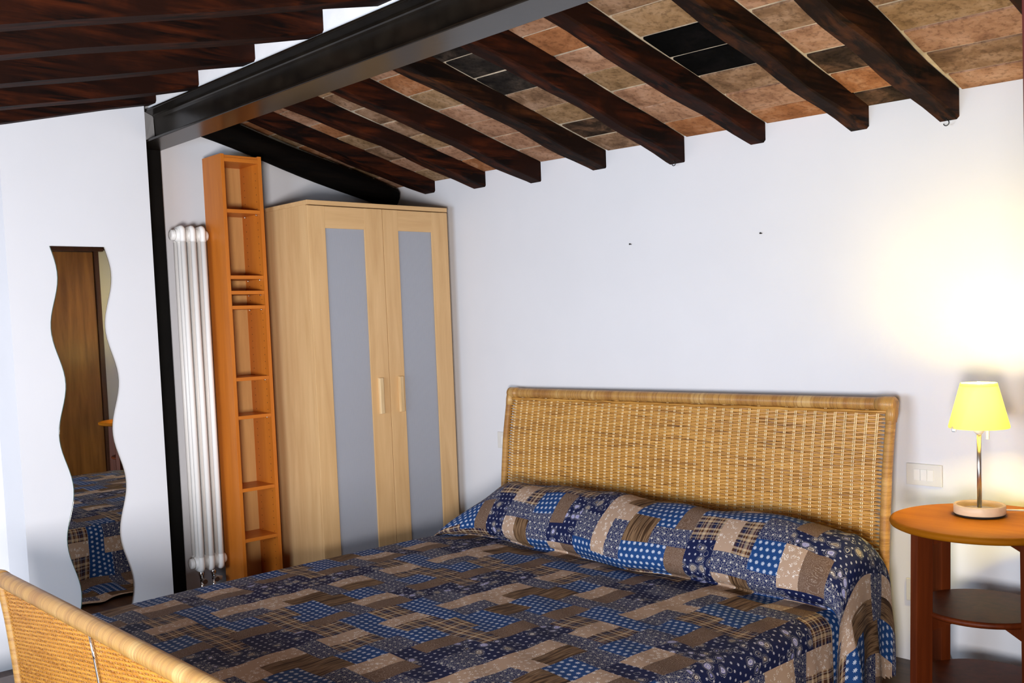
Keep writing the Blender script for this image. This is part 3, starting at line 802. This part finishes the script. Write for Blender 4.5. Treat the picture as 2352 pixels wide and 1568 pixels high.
# ------------------------------------------------------------------ table lamp
LX, LY = 3.200, -.290
lp = thing('table_lamp', (LX, LY, TZ), 'lit table lamp with cream conical shade and round wooden tray base', 'lamp')
MB().lathe([(.064, TZ), (.070, TZ+.004), (.0705, TZ+.006)], 48, (LX, LY, 0)).build('base_pad', 'felt_dark', lp)
MB().lathe([(.070, TZ+.006), (.0715, TZ+.008), (.0715, TZ+.031), (.070, TZ+.033), (.064, TZ+.033), (.0625, TZ+.031), (.0620, TZ+.018), (.042, TZ+.017)], 56, (LX, LY, 0)).build('base_tray', 'lamp_base_wood', lp)
MB().lathe([(.042, TZ+.017), (.042, TZ+.020), (.012, TZ+.021), (.007, TZ+.023)], 40, (LX, LY, 0)).build('base_plate', 'steel', lp)
MB().lathe([(.0065, TZ+.022), (.0065, .845)], 20, (LX, LY, 0)).build('stem', 'steel', lp)
MB().lathe([(.008, .842), (.013, .848), (.018, .858), (.020, .868), (.021, .876), (.025, .890), (.024, .892), (.012, .889)], 24, (LX, LY, 0)).build('socket', 'plastic_white', lp)
sh = MB().lathe([(.0835, .862), (.0842, .866), (.0508, .993), (.0502, .995), (.0490, .993), (.0824, .866), (.0835, .862)], 64, (LX, LY, 0), close=False).build('shade', 'lamp_shade_fabric', lp)
m = MB(); m.lathe([(.0495, .985), (.0505, .987), (.0495, .989)], 48, (LX, LY, 0), close=False)
for a in (0, 2.1, 4.2): m.tube([(LX+.049*math.cos(a), LY+.049*math.sin(a), .987), (LX+.013*math.cos(a), LY+.013*math.sin(a), .890)], .0012, 6)
m.build('shade_ring', 'steel', lp)
bu = MB().lathe([(.009, .888), (.010, .938), (.014, .958), (.018, .973), (.016, .986), (.008, .995), (.002, .998)], 24, (LX, LY, 0)).build('bulb', 'bulb_glow', lp)
m = MB(); m.hexa([(LX+x*.004+.020, LY+y*.003+.012, z) for x in (-1, 1) for y in (-1, 1) for z in (.826, .868)], .0015); m.build('switch_tag', 'plastic_white', lp)
a = math.radians(225)
m = MB(); cx_, cy_ = LX-.046, LY-.065; m.hexa([(cx_+x*.006, cy_+y*.003, z) for x in (-1, 1) for y in (-1, 1) for z in (.853, .869)], .002); m.build('shade_clip', 'steel', lp)
m = MB(); m.tube([tuple(p) for p in cr([(LX+.05, LY+.055, TZ+.012), (3.30, -.175, .606), (3.40, -.12, .606), (3.47, -.08, .60), (3.485, -.04, .55), (3.48, -.03, .35), (3.36, -.03, .235), (3.18, -.03, .235), (3.02, -.03, .225), (2.962, -.025, .17), (2.965, -.022, .12), (2.985, -.022, .05), (3.01, -.022, .006)], 6)], .0028, 8)
tag(m.build('lamp_cord', 'plastic_white'), 'thin white lamp cord hanging behind the side table', 'cord')

# ------------------------------------------------------------------ wall plates, nails, hooks
def plate(name, x0, x1, z0, z1, keys, label, cat):
    t = thing(name, ((x0+x1)/2, 0, (z0+z1)/2), label, cat)
    MB().box(x0, x1, -.009, -.0005, z0, z1, .0025).build('cover_plate', 'plastic_white', t)
    w_ = x1-x0; kx0, kx1 = x0+w_*.22, x1-w_*.22; h = z1-z0; kz0, kz1 = z0+h*.24, z1-h*.24
    for k in range(keys):
        a = kx0+(kx1-kx0)*k/keys+.0006; b = kx0+(kx1-kx0)*(k+1)/keys-.0006
        MB().box(a, b, -.012, -.008, kz0, kz1, .001).build('key', 'plastic_key', t)
plate('light_switch', 2.843, 2.966, .618, .692, 3, 'white three-key light switch on the wall between headboard and lamp', 'switch')
plate('wall_socket', .762, .885, .600, .680, 1, 'white wall plate half hidden behind the left end of the headboard', 'wall plate')
plate('wall_socket', 2.838, 2.96, .212, .290, 1, 'white wall plate low down behind the left legs of the side table', 'wall plate')
for x, z, l in ((1.648, 1.531, 'tiny dark nail in the white wall, left of two above the headboard'), (2.288, 1.521, 'dark nail in the white wall, right of two above the headboard')):
    m = MB(); m.tube([(x, 0, z), (x, -.010, z+.001)], .0018, 8); m.lathe([(.0035, -.012), (.0035, -.010)], 10, (x, 0, z+.001), 'Y'); tag(m.build('wall_nail', 'iron_dark'), l, 'nail', 'nails in the bed wall')
def hook(x, y, z, l):
    m = MB(); pts = [(x, y, z+.004), (x, y, z-.004)]+[(x+.009*math.sin(a), y, z-.012+.009*math.cos(a)) for a in [k*PI/7 for k in range(0, 11)]]
    m.tube(pts, .0016, 8); tag(m.build('screw_hook', 'iron_dark'), l, 'hook', 'screw hooks under rafter ends')
hook(1.906, -.03, 1.845, 'small screw hook under the fifth rafter end above the bed wall')
hook(3.000, -.03, 1.824, 'small screw hook under the rightmost rafter end in view')
